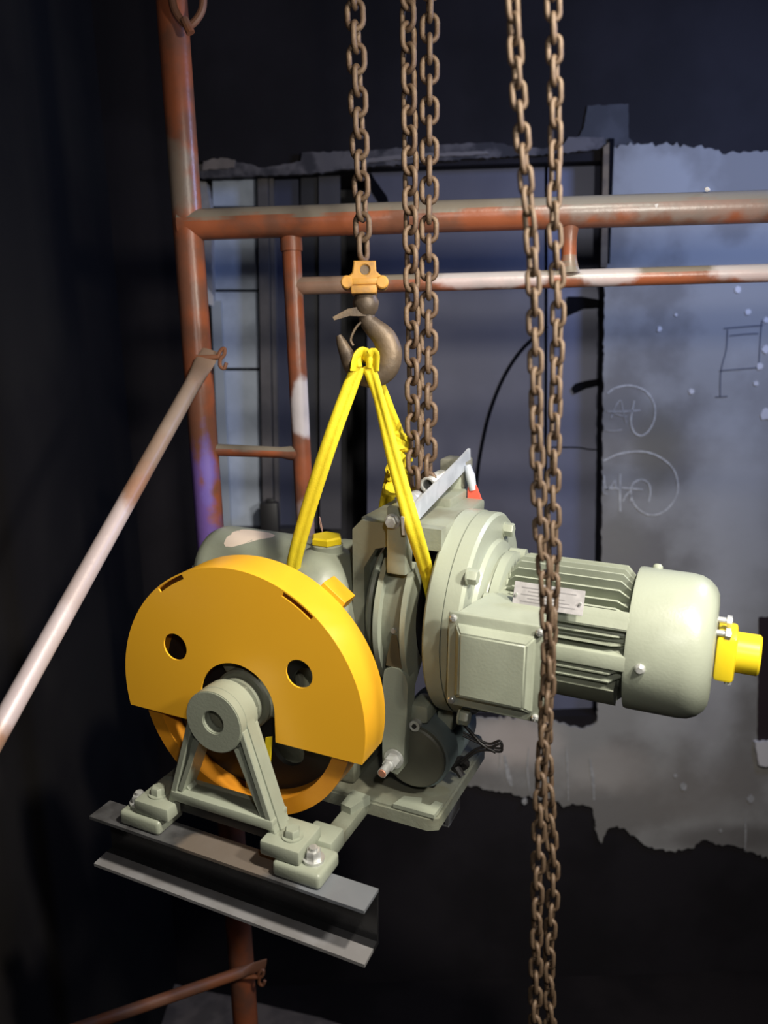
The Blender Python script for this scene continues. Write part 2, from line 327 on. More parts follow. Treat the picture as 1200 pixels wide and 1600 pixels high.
for pts in ([(1020, 295), (1100, 288), (1180, 282)], [(1175, 262), (1168, 350), (1162, 450)], [(1035, 300), (1030, 380), (1008, 470), (1005, 575)], [(1003, 468), (1070, 462), (1160, 455)], [(985, 575), (1035, 572)], [(1045, 325), (1110, 318), (1160, 316)]):
    o = wst(pts, 1.6, PENCIL, 'charcoal_line'); o.parent = wall
for x, y, r_ in ((1077, 137, 13), (1118, 228, 12), (1192, 262, 12), (1190, 380, 16), (1165, 450, 14), (888, 552, 11), (1192, 645, 24), (757, 298, 10), (1150, 520, 10), (825, 240, 6)):
    px, py = 740 + x * .3833, 400 + y * .3834; q = at(px, py, HC); rr = r_ * .3833 * HC / F
    bm = B(); prism(bm, 'y', [(q.x + rr * random.uniform(.75, 1.1) * math.cos(2 * PI * i / 14), q.z + rr * random.uniform(.8, 1.25) * math.sin(2 * PI * i / 14)) for i in range(14)], [], HC - .002, HC + .001)
    wallpart(bm, 'plaster_splash', SPLAT)
for pts, wd in (([(826, 1168), (824, 1200), (827, 1238)], 3), ([(781, 1172), (780, 1205)], 2.5), ([(884, 1165), (886, 1190), (888, 1252)], 3), ([(921, 1185), (926, 1215), (928, 1250)], 6), ([(788, 1180), (795, 1215), (800, 1228)], 9), ([(1164, 1275), (1165, 1300), (1164, 1330)], 3)):
    o = stroke(pts, HC, wd, CHALKF, 'plaster_drip', None, dim=[.4, 1, .5]); o.parent = wall
for px, py, r_ in ((1068, 1229, 6), (1055, 1212, 3), (1126, 1298, 2.5), (1173, 1248, 6), (820, 1252, 5)):
    q = at(px, py, HC); rr = r_ * HC / F
    bm = B(); prism(bm, 'y', [(q.x + rr * random.uniform(.75, 1.1) * math.cos(2 * PI * i / 14), q.z + rr * random.uniform(.9, 1.3) * math.sin(2 * PI * i / 14)) for i in range(14)], [], HC - .002, HC + .001)
    wallpart(bm, 'plaster_splash', CHALKF)
# pale dusty slab lying at the foot of the wall
def ground(px, py, z=0.):
    d = W2 @ Vector(((px - 600) / F, (py - 800) / F, 1)); return CAM + d * ((z - CAM.z) / d.z)
bm = B(); pts = [ground(x, y, .06) for x, y in ((150, 1625), (185, 1575), (218, 1521), (250, 1530), (300, 1545), (360, 1556), (430, 1574), (500, 1590), (580, 1612), (560, 1680), (140, 1690))]
prism(bm, 'z', [(p.x, p.y) for p in pts], [], 0, .06)
bmesh.ops.bevel(bm, geom=[e for e in bm.edges if e.verts[0].co.z > .05 and e.verts[1].co.z > .05], offset=.012, segments=2, affect='EDGES')
tag(finish(bm, 'concrete_slab', RUBBLE, None, 30), 'broken dusty grey slab lying on the dark shaft floor by the scaffold foot', 'slab')

# ------------------------------------------------------------------ scaffold frame
HS = 1.75
def vert(px, py, H, z0, z1):
    p = at(px, py, H); return [Vector((p.x, p.y, z0)), Vector((p.x, p.y, z1))]
pA = at(297, 400, HS); sc = thing('scaffold_frame', 'orange painted tubular scaffold frame with cement-dusted top rail behind the machine', 'scaffold', (pA.x, pA.y, 0))
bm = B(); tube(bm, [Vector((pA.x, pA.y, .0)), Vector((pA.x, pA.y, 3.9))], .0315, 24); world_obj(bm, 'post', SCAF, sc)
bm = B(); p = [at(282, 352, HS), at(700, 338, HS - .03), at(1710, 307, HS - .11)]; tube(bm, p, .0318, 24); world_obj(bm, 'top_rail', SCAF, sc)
pB = at(461, 500, HS); topz = at(461, 358, HS).z
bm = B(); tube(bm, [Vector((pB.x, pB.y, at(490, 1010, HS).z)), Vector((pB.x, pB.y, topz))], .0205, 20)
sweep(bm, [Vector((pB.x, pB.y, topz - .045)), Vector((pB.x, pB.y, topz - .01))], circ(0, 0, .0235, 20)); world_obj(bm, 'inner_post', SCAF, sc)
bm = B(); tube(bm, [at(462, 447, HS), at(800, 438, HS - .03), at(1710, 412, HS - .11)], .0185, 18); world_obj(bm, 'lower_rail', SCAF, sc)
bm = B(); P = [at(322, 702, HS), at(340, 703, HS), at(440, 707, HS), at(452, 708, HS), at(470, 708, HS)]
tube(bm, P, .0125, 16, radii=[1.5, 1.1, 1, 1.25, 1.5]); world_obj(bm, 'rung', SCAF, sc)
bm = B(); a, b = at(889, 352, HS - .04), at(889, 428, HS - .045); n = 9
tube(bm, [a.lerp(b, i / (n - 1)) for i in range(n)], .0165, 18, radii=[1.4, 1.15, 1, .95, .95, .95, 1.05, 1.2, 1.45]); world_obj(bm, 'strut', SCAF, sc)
def wingpin(name, px, py, H, parent=sc, s=1., m=BRAC2):
    c = at(px, py, H); bm = B()
    tube(bm, [c + Vector((-.045 * s, 0, 0)), c + Vector((.002, 0, 0))], .0055 * s, 10)
    tube(bm, spline([c + Vector((x * s, 0, z * s)) for x, z in ((0, 0), (.008, .014), (.016, .017), (.014, .004), (.006, -.004), (.004, -.018), (.012, -.024), (.018, -.012))], 4), .0042 * s, 8)
    world_obj(bm, name, m, parent)
wingpin('brace_pin', 340, 558, HS - .045)
wingpin('brace_pin', 402, 1526, HS - .045)
bm = B(); tube(bm, spline([at(x, y, HS - .05) for x, y in ((268, -12), (272, 12), (282, 30), (294, 40), (306, 32), (316, 14), (318, -12))], 5), .0075, 10)
tube(bm, [at(288, 30, HS - .055), at(298, 52, HS - .055)], .009, 10); world_obj(bm, 'pin_loop', BRAC2, sc)
for px, py, s_ in ((1026, 322, 1.), (1084, 313, .7), (1105, 296, .9)):
    q = at(px, py, HS - .085); bm = B(); bmesh.ops.create_icosphere(bm, subdivisions=1, radius=.0075 * s_)
    for v in bm.verts: v.co = Vector((v.co.x * random.uniform(.6, 1.2), v.co.y * .5, v.co.z * random.uniform(.6, 1.1))) + q
    world_obj(bm, 'plaster_crumb', SPLAT, sc)
def brace(a, b, r, label, m):
    o = thing('cross_brace', label, 'scaffold brace', b)
    d = (b - a).normalized(); L_ = (b - a).length
    pts = [a + d * (L_ * t) for t in (0, .02, .035, .05, .08, .5, .96, .98, 1)]; side = Vector((0, 1, 0))
    prof = circ(0, 0, r, 16); bm = B(); sweep(bm, pts[4:], prof, ref=side)
    world_obj(bm, 'tube', m, o)
    fl = []; bm = B()
    ref = side; rings = []
    for t, ku, kv in ((-.03 / L_, 1.15, .22), (.0, 1.25, .22), (.02, 1.25, .25), (.05, 1.1, .7), (.0801, 1.005, 1.005)):
        p = a + d * (L_ * t); s = ref.cross(d).normalized(); u = d.cross(s)
        rings.append([bm.verts.new(p + s * x * ku + u * y * kv) for x, y in prof])
    for x, y in zip(rings, rings[1:]):
        for i in range(16): bm.faces.new((x[i], x[(i + 1) % 16], y[(i + 1) % 16], y[i]))
    bm.faces.new(rings[0]); bm.faces.new(rings[-1][::-1]); world_obj(bm, 'flattened_end', m, o)
    return o
brace(at(322, 562, HS - .048), at(-110, 1335, .93), .0165, 'worn paint-splashed diagonal scaffold brace running from left post to lower left', BRAC)
brace(at(398, 1512, HS - .05), at(90, 1618, HS - .32), .0135, 'orange-brown scaffold brace crossing the post foot at bottom left', BRAC2)

# ------------------------------------------------------------------ chains
def link_mesh(name, inner, width, wire, m, seg=7, rs=6):
    r = (width - wire) / 2; h = (inner + wire) / 2 - r; pts = []
    for i in range(seg + 1): a = PI * i / seg; pts.append(Vector((r * math.cos(a), 0, h + r * math.sin(a))))
    for i in range(seg + 1): a = PI + PI * i / seg; pts.append(Vector((r * math.cos(a), 0, -h + r * math.sin(a))))
    bm = B(); n = len(pts); rings = []
    for i, p in enumerate(pts):
        t = (pts[(i + 1) % n] - pts[i - 1]).normalized(); s = Vector((0, 1, 0)); u = t.cross(s)
        rings.append([bm.verts.new(p + (s * math.cos(2 * PI * k / rs) + u * math.sin(2 * PI * k / rs)) * wire / 2) for k in range(rs)])
    for i in range(n):
        a, b = rings[i], rings[(i + 1) % n]
        for k in range(rs): bm.faces.new((a[k], a[(k + 1) % rs], b[(k + 1) % rs], b[k]))
    bmesh.ops.recalc_face_normals(bm, faces=bm.faces)
    me = bpy.data.meshes.new(name); bm.to_mesh(me); bm.free(); me.materials.append(m)
    me.polygons.foreach_set('use_smooth', [True] * len(me.polygons)); return me
LM = link_mesh('link', .0300, .0325, .0090, RUST, 7, 8); HM = link_mesh('link', .0215, .0195, .0062, RUST2, 7, 8)
def chain(label, cat, path, pitch, me, a0, twist, group=None, name='load_chain', jit=.05):
    P = [Vector(p) for p in path]; seg = [(b - a).length for a, b in zip(P, P[1:])]; tot = sum(seg)
    o = thing(name, label, cat, P[0], group); n = int(tot / pitch)
    for i in range(n):
        s = (i + .5) * pitch; k = 0
        while k < len(seg) - 1 and s > seg[k]: s -= seg[k]; k += 1
        p = P[k].lerp(P[k + 1], s / seg[k]); t = (P[k + 1] - P[k]).normalized()
        rot = t.to_track_quat('Z', 'Y').to_matrix() @ Matrix.Rotation(a0 + (i % 2) * PI / 2 + twist * i + random.uniform(-jit, jit), 3, 'Z')
        l = bpy.data.objects.new('link', me); COL.objects.link(l); l.parent = o
        l.matrix_local = Matrix.Translation(p - P[0]) @ rot.to_4x4()
    return o
HK = 1.28
def drop(px, py, H, zt):
    p = at(px, py, H); return [p, Vector((p.x, p.y, zt))]
chain('single rusty load chain running down to the hook block', 'chain', drop(568, 402, HK, 3.3), .0300, LM, 1.0, .035)
chain('left strand of the paired rusty chains hanging behind the yellow sling', 'chain', [at(648, 762, 1.33), at(631, -420, 1.33)], .0300, LM, .45, .012)
chain('right strand of the paired rusty chains, ending above the zinc release bar', 'chain', [at(669, 770, 1.345), at(673, -420, 1.345)], .0300, LM, 1.25, .014)
HH = .90
def pxp(pts, H): return [at(x, y, H) for x, y in pts][::-1]
sA = [(785, -420), (790, -240), (797, -70), (806, 90), (816, 220), (830, 380), (836, 520), (838, 660), (843, 800), (852, 930), (857, 1060), (846, 1200), (841, 1340), (838, 1480), (834, 1700)]
sB = [(852, -420), (857, -240), (862, -70), (866, 80), (868, 220), (866, 340), (872, 470), (868, 620), (864, 760), (866, 880), (860, 1000), (852, 1120), (858, 1250), (864, 1380), (858, 1500), (862, 1700)]
chain('brown hand chain hanging nearest the camera, strand further left at the top', 'chain', spline(pxp(sA, HH), 5), .0215, HM, .3, .16, None, 'hand_chain')
chain('brown hand chain hanging nearest the camera, strand further right at the top', 'chain', spline(pxp(sB, HH + .03), 5), .0215, HM, 1.1, .13, None, 'hand_chain')

# ------------------------------------------------------------------ hook
S = HK / F * 1.0
def L2(px, py, y=0.): return at(px, py, HK + y)
hk = thing('chain_hoist_hook', 'worn steel lifting hook under an orange pivot block at the end of the single chain', 'hook', L2(572, 600))
bm = B(); prism(bm, 'y', [(at(x, y, HK).x, at(x, y, HK).z) for x, y in ((553, 410), (587, 410), (588, 426), (604, 441), (602, 448), (591, 448), (588, 460), (550, 460), (546, 448), (537, 441), (551, 428))], [circ(at(570, 424, HK).x, at(570, 424, HK).z, .0075, 16)], HK - .021, HK + .021)
bmesh.ops.bevel(bm, geom=[e for e in bm.edges if e.is_manifold and e.calc_face_angle(0) > .6], offset=.0018, segments=1, affect='EDGES')
world_obj(bm, 'pivot_block', HYEL, hk)
bm = B(); p = at(570, 424, HK); lathe(bm, 'y', p.x, p.z, [(HK - .018, .0085), (HK + .018, .0085)], 16); world_obj(bm, 'pin', HOOKM, hk)
bm = B(); p = at(549, 449, HK); q = at(589, 460, HK); box(bm, p.x, q.x, HK - .026, HK + .026, q.z, p.z, .002)
p = at(539, 438, HK); q = at(601, 446, HK); box(bm, p.x + .008, q.x - .008, HK - .0235, HK + .0235, q.z, p.z, .002); world_obj(bm, 'clamp_band', HYEL, hk)
for px in (597, 543):
    bm = B(); p = at(px, 443, HK); lathe(bm, 'y', p.x, p.z, [(HK - .024, .008), (HK - .022, .010), (HK + .022, .010)], 16); world_obj(bm, 'bolt', HYEL, hk)
bm = B(); p = at(571, 460, HK); q = at(573, 492, HK); lathe(bm, 'z', p.x, HK, [(q.z, .014), (q.z + .008, .019), (p.z - .012, .021), (p.z, .016)], 20); world_obj(bm, 'swivel_neck', HOOKM, hk)
hp_ = [(572, 484), (574, 500), (584, 512), (600, 528), (608, 550), (604, 574), (588, 588), (568, 588), (551, 574), (541, 552), (534, 536), (529, 524)]
P = spline([L2(x, y, .006 * (i % 2) * 0) for i, (x, y) in enumerate(hp_)], 5)
bm = B(); sweep(bm, P, [(math.cos(2 * PI * i / 16), .82 * math.sin(2 * PI * i / 16)) for i in range(16)], ref=(0, 1, 0), scale=lerpl([.013, .013, .0155, .019, .0205, .020, .0175, .0155, .0135, .0115, .0085, .0045], len(P)))
world_obj(bm, 'hook_body', HOOKM, hk)
bm = B(); P = [L2(571, 486, -.012), L2(545, 488, -.013), L2(521, 498, -.014)]
sweep(bm, P, [(-.008, -.001), (.008, -.001), (.008, .001), (-.008, .001)], ref=(0, 1, 0), scale=[1, .7, .35]); tube(bm, spline([L2(x, y, -.004) for x, y in ((568, 500), (556, 512), (548, 530), (552, 540))], 4), .0022, 6)
world_obj(bm, 'safety_latch', HOOKM, hk)

# ------------------------------------------------------------------ the machine (own tilted frame: X right, Y back, Z up)
MR = Matrix(((.9098051, .41502845, .00246225), (.10672003, -.22820508, -.96774649), (-.40108043, .88072347, -.25191399))); MT = Vector((-.23720526, .31010241, 1.27002399))
mc = thing('traction_machine', 'grey-green geared lift traction machine with an orange half-round sheave guard, hanging in a yellow sling', 'machine')
mm = (W2 @ MR).to_4x4(); mm.translation = c2w(MT)
mc.matrix_world = mm
def mw(x, y, z): return mm @ Vector((x, y, z))
def part(bm, name, m, parent=None, smooth=35): return finish(bm, name, m, parent or mc, smooth)
# sheave guard
GR, gb, nr = .230, .051, .071; a0 = math.asin(-gb / GR)
def arcpoly(r, y0a, n=60): return [(r * math.cos(a), r * math.sin(a)) for a in [y0a + (PI - 2 * y0a) * i / n for i in range(n + 1)]]
outer = arcpoly(GR, a0) + [(-nr, -gb)] + circ(0, 0, nr, 24, 180, 0) + [(nr, -gb)]
def slot(d0, d1): return circ(0, 0, .2275, 8, d0, d1) + circ(0, 0, .2195, 8, d1, d0)
bm = B(); prism(bm, 'y', outer, [circ(-.118, .0775, .0235, 28), circ(.118, .0775, .0235, 28), slot(50.5, 65.5), slot(114.5, 129.5)], 0, .003)
g = part(bm, 'sheave_guard', YEL, smooth=25)
ar = arcpoly(GR, a0); ari = arcpoly(GR - .003, a0); 
bm = B(); prism(bm, 'y', ar + ari[::-1], [], .003, .0714); part(bm, 'rim_band', YEL, g, 25)
bm = B(); rt = Matrix.Rotation(R(36.5), 3, 'Y'); box(bm, -.024, .024, -.018, .018, -.011, .011, .0008, 1)
for v in bm.verts: v.co = rt @ v.co + Vector((.226 * math.cos(R(53)), .0895, .226 * math.sin(R(53))))
bmesh.ops.delete(bm, geom=[min(bm.faces, key=lambda f: -f.calc_center_median().x)], context='FACES_ONLY'); part(bm, 'fixing_tab', YEL, g, 25)
# sheave
sh = B(); prism(sh, 'y', circ(0, 0, .204, 72), [circ(0, 0, .177, 72)], .010, .060); sh = part(sh, 'sheave', YRING)
bm = B(); prism(bm, 'y', circ(0, 0, .1775, 64), [circ(0, 0, .05, 32)] + [circ(.112 * math.cos(R(90 + 72 * k)), .112 * math.sin(R(90 + 72 * k)), .030, 20) for k in range(5)], .046, .056); part(bm, 'web_disc', BLACK, sh)
for k in range(5):
    bm = B(); an = R(54 + 72 * k); rt = Matrix.Rotation(-an, 3, 'Y'); vs = box(bm, .04, .176, .030, .046, -.013, .013, .003)
    for v in bm.verts: v.co = rt @ v.co
    part(bm, 'spoke', GREEND, sh)
bm = B(); lathe(bm, 'y', 0, 0, [(.012, .048), (.016, .052), (.075, .052)], 40); part(bm, 'hub', GREEND, sh)
bm = B(); lathe(bm, 'y', 0, 0, [(-.045, .036), (-.002, .036), (.0, .042), (.016, .042)], 40)
for k in range(6): a = R(60 * k); box(bm, -.0045 + .036 * math.cos(a), .0045 + .036 * math.cos(a), -.016, .0, .036 * math.sin(a) - .0045, .036 * math.sin(a) + .0045, .001, 1)
part(bm, 'axle_collar', GREEND, sh)
bm = B(); prism(bm, 'y', [(.046, -.10), (.056, -.10), (.062, -.045), (.050, -.05)], [], .003, .006); part(bm, 'guard_stay', YCAP, sh)
# bearing stand
st = B(); ro = .0520
outl = [(.0515, -.005), (.0525, .0)] + circ(0, 0, ro, 30, 4, 176)[0:] + [(-.0515, -.005), (-.098, -.170), (.104, -.170)]
inn = [(.037, -.058), (.030, -.056)] + [(-.030, -.056), (-.035, -.060), (-.068, -.140), (-.062, -.150), (.068, -.150), (.074, -.142)]
outl = circ(0, 0, ro, 30, 0, 180) + [(-.104, -.172), (.108, -.172)]
inn = [(.044, -.046), (-.040, -.046), (-.078, -.136), (-.068, -.148), (.070, -.148), (.080, -.136)]
st = part((lambda b_: (prism(b_, 'y', outl, [inn, circ(0, 0, .0185, 32)], -.048, -.028), b_)[1])(B()), 'bearing_stand', GREEN)
bm = B(); prism(bm, 'y', circ(0, 0, .0515, 48), [circ(0, 0, .0185, 32)], -.064, -.018); bmesh.ops.bevel(bm, geom=[e for e in bm.edges if e.calc_face_angle(0) > .9 and abs(e.verts[0].co.y - e.verts[1].co.y) < 1e-5 and e.verts[0].co.y < -.06], offset=.0015, segments=2, affect='EDGES')
part(bm, 'bearing_boss', GREEN, st)
bm = B(); lathe(bm, 'y', 0, 0, [(-.0181, .0186), (-.010, .0186)], 24); part(bm, 'bore', BLACK, st)
def bar2(bm, a, b, w_, y0, y1, bev=.002):
    d = Vector((b[0] - a[0], b[1] - a[1])); n = Vector((-d.y, d.x)).normalized() * w_ / 2
    prism(bm, 'y', [(a[0] + n.x, a[1] + n.y), (b[0] + n.x, b[1] + n.y), (b[0] - n.x, b[1] - n.y), (a[0] - n.x, a[1] - n.y)], [], y0, y1)
for s in (-1, 1):
    bm = B(); bar2(bm, (s * .0465, -.008), (s * .099, -.172), .011, -.060, -.018)
    bmesh.ops.bevel(bm, geom=list(bm.edges), offset=.0015, segments=1, affect='EDGES'); part(bm, 'leg', GREEN, st)
    bm = B(); bar2(bm, (s * .036, -.040), (s * .079, -.146), .008, -.058, -.020); part(bm, 'inner_rib', GREEN, st)
    bm = B(); x0, x1 = sorted((s * .088, s * .158)); box(bm, x0, x1, -.082, -.010, -.195, -.170, .004); part(bm, 'foot', GREEN, st)
    bm = B(); hexbolt(bm, 'z', s * .130, -.052, -.170, .0125, .012); part(bm, 'bolt', GREEN, st)
bm = B(); box(bm, -.096, .100, -.062, -.016, -.166, -.148, .003); part(bm, 'cross_bar', GREEN, st)
bm = B(); box(bm, -.09, .10, -.050, -.020, -.192, -.166, .002); part(bm, 'bottom_web', BLACK, st)
# channel beam
x0, x1, yf, yb, zt, zb, th = -.2497, .2723, -.093, -.0436, -.222, -.3215, .0055
bm = B(); prism(bm, 'x', [(yf, zb), (yb, zb), (yb, zt - th), (yb - th, zt - th), (yb - th, zb + th * 1.6), (yf, zb + th)], [], x0, x1)
ch = part(bm, 'channel_beam', STEELD, smooth=20)
bm = B(); prism(bm, 'x', [(yf, zt - th), (yb, zt - th), (yb, zt), (yf, zt)], [], x0, x1); part(bm, 'top_flange', STEELF, ch, 20)
bm = B(); prism(bm, 'x', [(yf - .0002, zb), (yf + .030, zb + .002), (yf + .030, zb + th * 1.45), (yf - .0002, zb + th * 1.02)], [], x0 - .0003, x1 + .0003); part(bm, 'lit_flange_strip', mat('lit_flange_tone', (.27, .265, .275), .5, .2, (.20, .19, .19), 18, .7), ch, 20)  # pale strip paints in the light on the front of the bottom flange
# base frame
bf = B(); box(bf, .150, .181, -.07, .12, -.221, -.197, .003); bf = part(bf, 'base_frame', GREEND)
for s, xx in ((1, (.112, .196)), (-1, (-.188, -.104))):
    bm = B(); box(bm, xx[0], xx[1], -.0875, -.022, -.222, -.1955, .007, 3); part(bm, 'pad', GREEN, bf)
    bm = B(); cx = .170 if s > 0 else -.167; lathe(bm, 'z', cx, -.058, [(-.1955, .0165), (-.1925, .0165)], 24); hexbolt(bm, 'z', cx, -.058, -.1925, .0125, .013); lathe(bm, 'z', cx, -.058, [(-.181, .007), (-.172, .0065)], 14); part(bm, 'bolt', ZINC, bf)
bm = B(); box(bm, .128, .182, -.024, .022, -.222, -.188, .005); part(bm, 'raised_lug', GREEN, bf)
bm = B(); box(bm, -.178, -.128, -.024, .022, -.222, -.188, .005); part(bm, 'raised_lug', GREEN, bf)
bm = B(); box(bm, -.186, -.150, -.07, .40, -.221, -.197, .003); part(bm, 'side_rail', GREEND, bf)
bm = B(); prism(bm, 'z', [(-.186, .112), (.290, .112), (.306, .122), (.310, .36), (.29, .40), (-.186, .40)], [], -.222, -.196)
bmesh.ops.bevel(bm, geom=[e for e in bm.edges if e.verts[0].co.z > -.2 and e.verts[1].co.z > -.2], offset=.004, segments=2, affect='EDGES'); part(bm, 'base_plate', GREEND, bf)
bm = B(); prism(bm, 'z', [(.226, .114), (.300, .114), (.302, .150), (.288, .152), (.284, .136), (.268, .136), (.264, .150), (.234, .142)], [], -.197, -.190); part(bm, 'slotted_pad', GREEN, bf)
bm = B(); prism(bm, 'z', [(.150, .07), (.170, .066), (.185, .110), (.150, .114)], [], -.2, -.184); part(bm, 'corner_lug', GREEN, bf)
bm = B(); box(bm, .292, .300, .19, .25, -.262, -.222, .001, 1); box(bm, .270, .300, .19, .25, -.266, -.262, .001, 1); part(bm, 'angle_bracket', STEELF, bf)
# gear case, worm tube
gc = B(); lathe(gc, 'y', 0, 0, [(.105, .055), (.110, .060), (.14, .062), (.145, .10), (.155, .15), (.165, .158), (.36, .158), (.38, .14), (.385, 0)], 56); gc = part(gc, 'gear_case', GREEND)
bm = B(); box(bm, -.14, .14, .14, .38, -.197, -.05, .01); part(bm, 'case_foot', GREEND, gc)
bm = B(); bmesh.ops.create_uvsphere(bm, u_segments=40, v_segments=24, radius=1)
for v in bm.verts: v.co = Vector((.055 + v.co.x * .085, .20 + v.co.y * .11, .090 + v.co.z * .130))
part(bm, 'case_dome', GREEN, gc, 60)
bm = B(); lathe(bm, 'z', .059, .201, [(.19, .032), (.214, .028), (.222, .028), (.224, .025)], 32); part(bm, 'filler_neck', GREEN, gc)
bm = B(); lathe(bm, 'z', .059, .201, [(.2235, .0265), (.2255, .0285), (.2345, .0285), (.2375, .0255)], 6); part(bm, 'filler_cap', YCAP, gc, 20)
bm = B(); tube(bm, spline([(.040, .225, .215), (.036, .225, .245), (.032, .225, .262), (.034, .225, .245), (.043, .225, .222)], 4), .0011, 6); part(bm, 'wire', mat('thin_wire', (.3, .18, .15), .5), gc)
YA, ZA = .27, .116
wt = B(); lathe(wt, 'x', YA, ZA, [(-.240, 0), (-.239, .055), (-.236, .066), (-.226, .080), (-.212, .0865), (-.200, .088), (.03, .088), (.045, .092), (.10, .094), (.13, .094)], 64); wt = part(wt, 'worm_tube', GREEN)
bm = B(); lathe(bm, 'y', -.242, .095, [(.205, .003), (.225, .003)], 8); tube(bm, [(-.236, .22, .13), (-.246, .215, .131)], .005, 8); part(bm, 'screw', ZINC, wt)
# torn label that follows the tube
bm = B(); loop = [(-.170, 62), (-.150, 52), (-.120, 60), (-.085, 74), (-.060, 84), (-.055, 92), (-.080, 100), (-.120, 104), (-.150, 100), (-.168, 84)]
loop = [(-.172, 55), (-.175, 65), (-.173, 78), (-.164, 89), (-.150, 92), (-.135, 92), (-.105, 91), (-.085, 85), (-.085, 78), (-.106, 70), (-.131, 58.5), (-.151, 51.5), (-.165, 51)]
def onT(x, deg, r=.0884): return Vector((x, YA - r * math.cos(R(deg)), ZA + r * math.sin(R(deg))))
cx_ = -.145; cd_ = 74; rings = []
for k in range(5):
    f = k / 4; rings.append([bm.verts.new(onT(cx_ + (x - cx_) * f, cd_ + (d - cd_) * f)) for x, d in loop] if k else [bm.verts.new(onT(cx_, cd_))])
for a, b in zip(rings, rings[1:]):
    n = len(b)
    for i in range(n):
        j = (i + 1) % n
        bm.faces.new((a[0], b[j], b[i]) if len(a) == 1 else (a[i], a[j], b[j], b[i]))
part(bm, 'torn_label', LABELM, wt, 60)
# brake housing
bh = B(); YB0, YB1 = .160, .385
prism(bh, 'y', [(.130, .268), (.146, .285), (.285, .285), (.285, .250), (.202, .248), (.172, .240), (.151, .205), (.151, -.12), (.130, -.12)], [], YB0, YB0 + .022)
bmesh.ops.bevel(bh, geom=[e for e in bh.edges if e.calc_face_angle(0) > .3], offset=.004, segments=2, affect='EDGES'); bh = part(bh, 'brake_housing', GREEND)
bm = B(); box(bm, .135, .285, YB0 + .02, YB1, .262, .285, .004); part(bm, 'top_plate', GREEND, bh)
bm = B(); box(bm, .13, .150, .365, .385, -.12, .27, .003); part(bm, 'rear_column', GREEND, bh)
bm = B(); lathe(bm, 'x', YA, ZA, [(.152, .05), (.153, .110), (.158, .113), (.163, .110), (.163, .05)], 56); part(bm, 'tube_flange', GREEN, bh)
bm = B(); lathe(bm, 'x', YA, ZA, [(.192, .03), (.192, .100), (.242, .100), (.242, .03)], 56); part(bm, 'brake_wheel', BLACK, bh)
bm = B(); lathe(bm, 'x', YA, ZA, [(.14, .035), (.29, .035)], 32); part(bm, 'coupling_shaft', BLACK, bh)
# disc flanges
fd = B(); lathe(fd, 'x', YA, ZA, [(.279, 0), (.279, .170), (.283, .174), (.309, .174), (.309, .170)], 88); fd = part(fd, 'flange_disc', GREEN)
bm = B(); lathe(bm, 'x', YA, ZA, [(.309, .169), (.3105, .169), (.3105, .173), (.334, .173), (.339, .168), (.339, .125)], 88); part(bm, 'adapter_disc', GREEN, fd)
for y, z in ((.331, .249), (.135, .225), (.115, -.0), (.40, .0), (.22, -.03)):
    bm = B(); lathe(bm, 'x', y, z, [(.338, .0135), (.341, .0135)], 20); hexbolt(bm, 'x', y, z, .341, .0125, .014, False); part(bm, 'bolt', GREEN, fd)
bm = B(); box(bm, .268, .30, .20, .335, -.085, -.045, .008); box(bm, .238, .272, .15, .20, -.052, -.018, .008); part(bm, 'lower_lug', GREEN, fd)
bm = B(); lathe(bm, 'y', .252, -.052, [(.140, .0095), (.152, .0095)], 16); part(bm, 'socket_bolt', ZINC, fd)
bm = B(); lathe(bm, 'y', .252, -.052, [(.1385, .0045), (.1405, .0045)], 6); part(bm, 'socket', BLACK, fd)
# brake arms and shoes
def brake_side(s, nm):
    "s=-1 front arm, +1 rear arm; mirrored about the shaft plane"
    Y = lambda y: y if s < 0 else 2 * YA - y
    rb = B(); ys = sorted((Y(.128), Y(.158)))
    box(rb, .205, .239, ys[0], ys[1], .212, .322, .004); arm = part(rb, 'brake_arm', GREEN)
    for x0_, x1_ in ((.186, .195), (.233, .242)):
        bm = B(); o_ = [(YA + s * .152 * math.cos(R(a)), ZA + .152 * math.sin(R(a))) for a in range(-46, 47, 4)]; i_ = [(YA + s * .104 * math.cos(R(a)), ZA + .104 * math.sin(R(a))) for a in range(46, -47, -4)]
        prism(bm, 'x', o_ + i_, [], x0_, x1_); part(bm, 'shoe_flange', GREEN, arm)
    bm = B(); o_ = [(YA + s * .137 * math.cos(R(a)), ZA + .137 * math.sin(R(a))) for a in range(-44, 45, 4)]; i_ = [(YA + s * .103 * math.cos(R(a)), ZA + .103 * math.sin(R(a))) for a in range(44, -45, -4)]
    prism(bm, 'x', o_ + i_, [], .194, .234); part(bm, 'brake_shoe', GREEND, arm)
    bm = B(); y = Y(.128); tube(bm, [(.218, y, .116), (.218, y - s * .02, .116)], .0045, 10)
    part(bm, 'shoe_pin', ZINC, arm)
    return arm, Y
arm, Y = brake_side(-1, '')
part((lambda b_: (prism(b_, 'y', [(.214, .108), (.222, .108), (.231, .070), (.233, .052), (.204, .052), (.206, .070)], [], .1315, .136), b_)[1])(B()), 'stain_plate', mat('rust_stained_web', (.15, .115, .06), .6), arm)
bm = B(); prism(bm, 'y', [(.203, .045), (.215, .052), (.228, .052), (.240, .042), (.245, .025), (.243, -.03), (.239, -.09), (.238, -.128), (.228, -.142), (.210, -.140), (.200, -.125), (.199, -.03), (.200, .028)], [], .128, .160)
bmesh.ops.bevel(bm, geom=[e for e in bm.edges if e.calc_face_angle(0) > .9], offset=.004, segments=2, affect='EDGES'); part(bm, 'lower_arm', GREEN, arm)
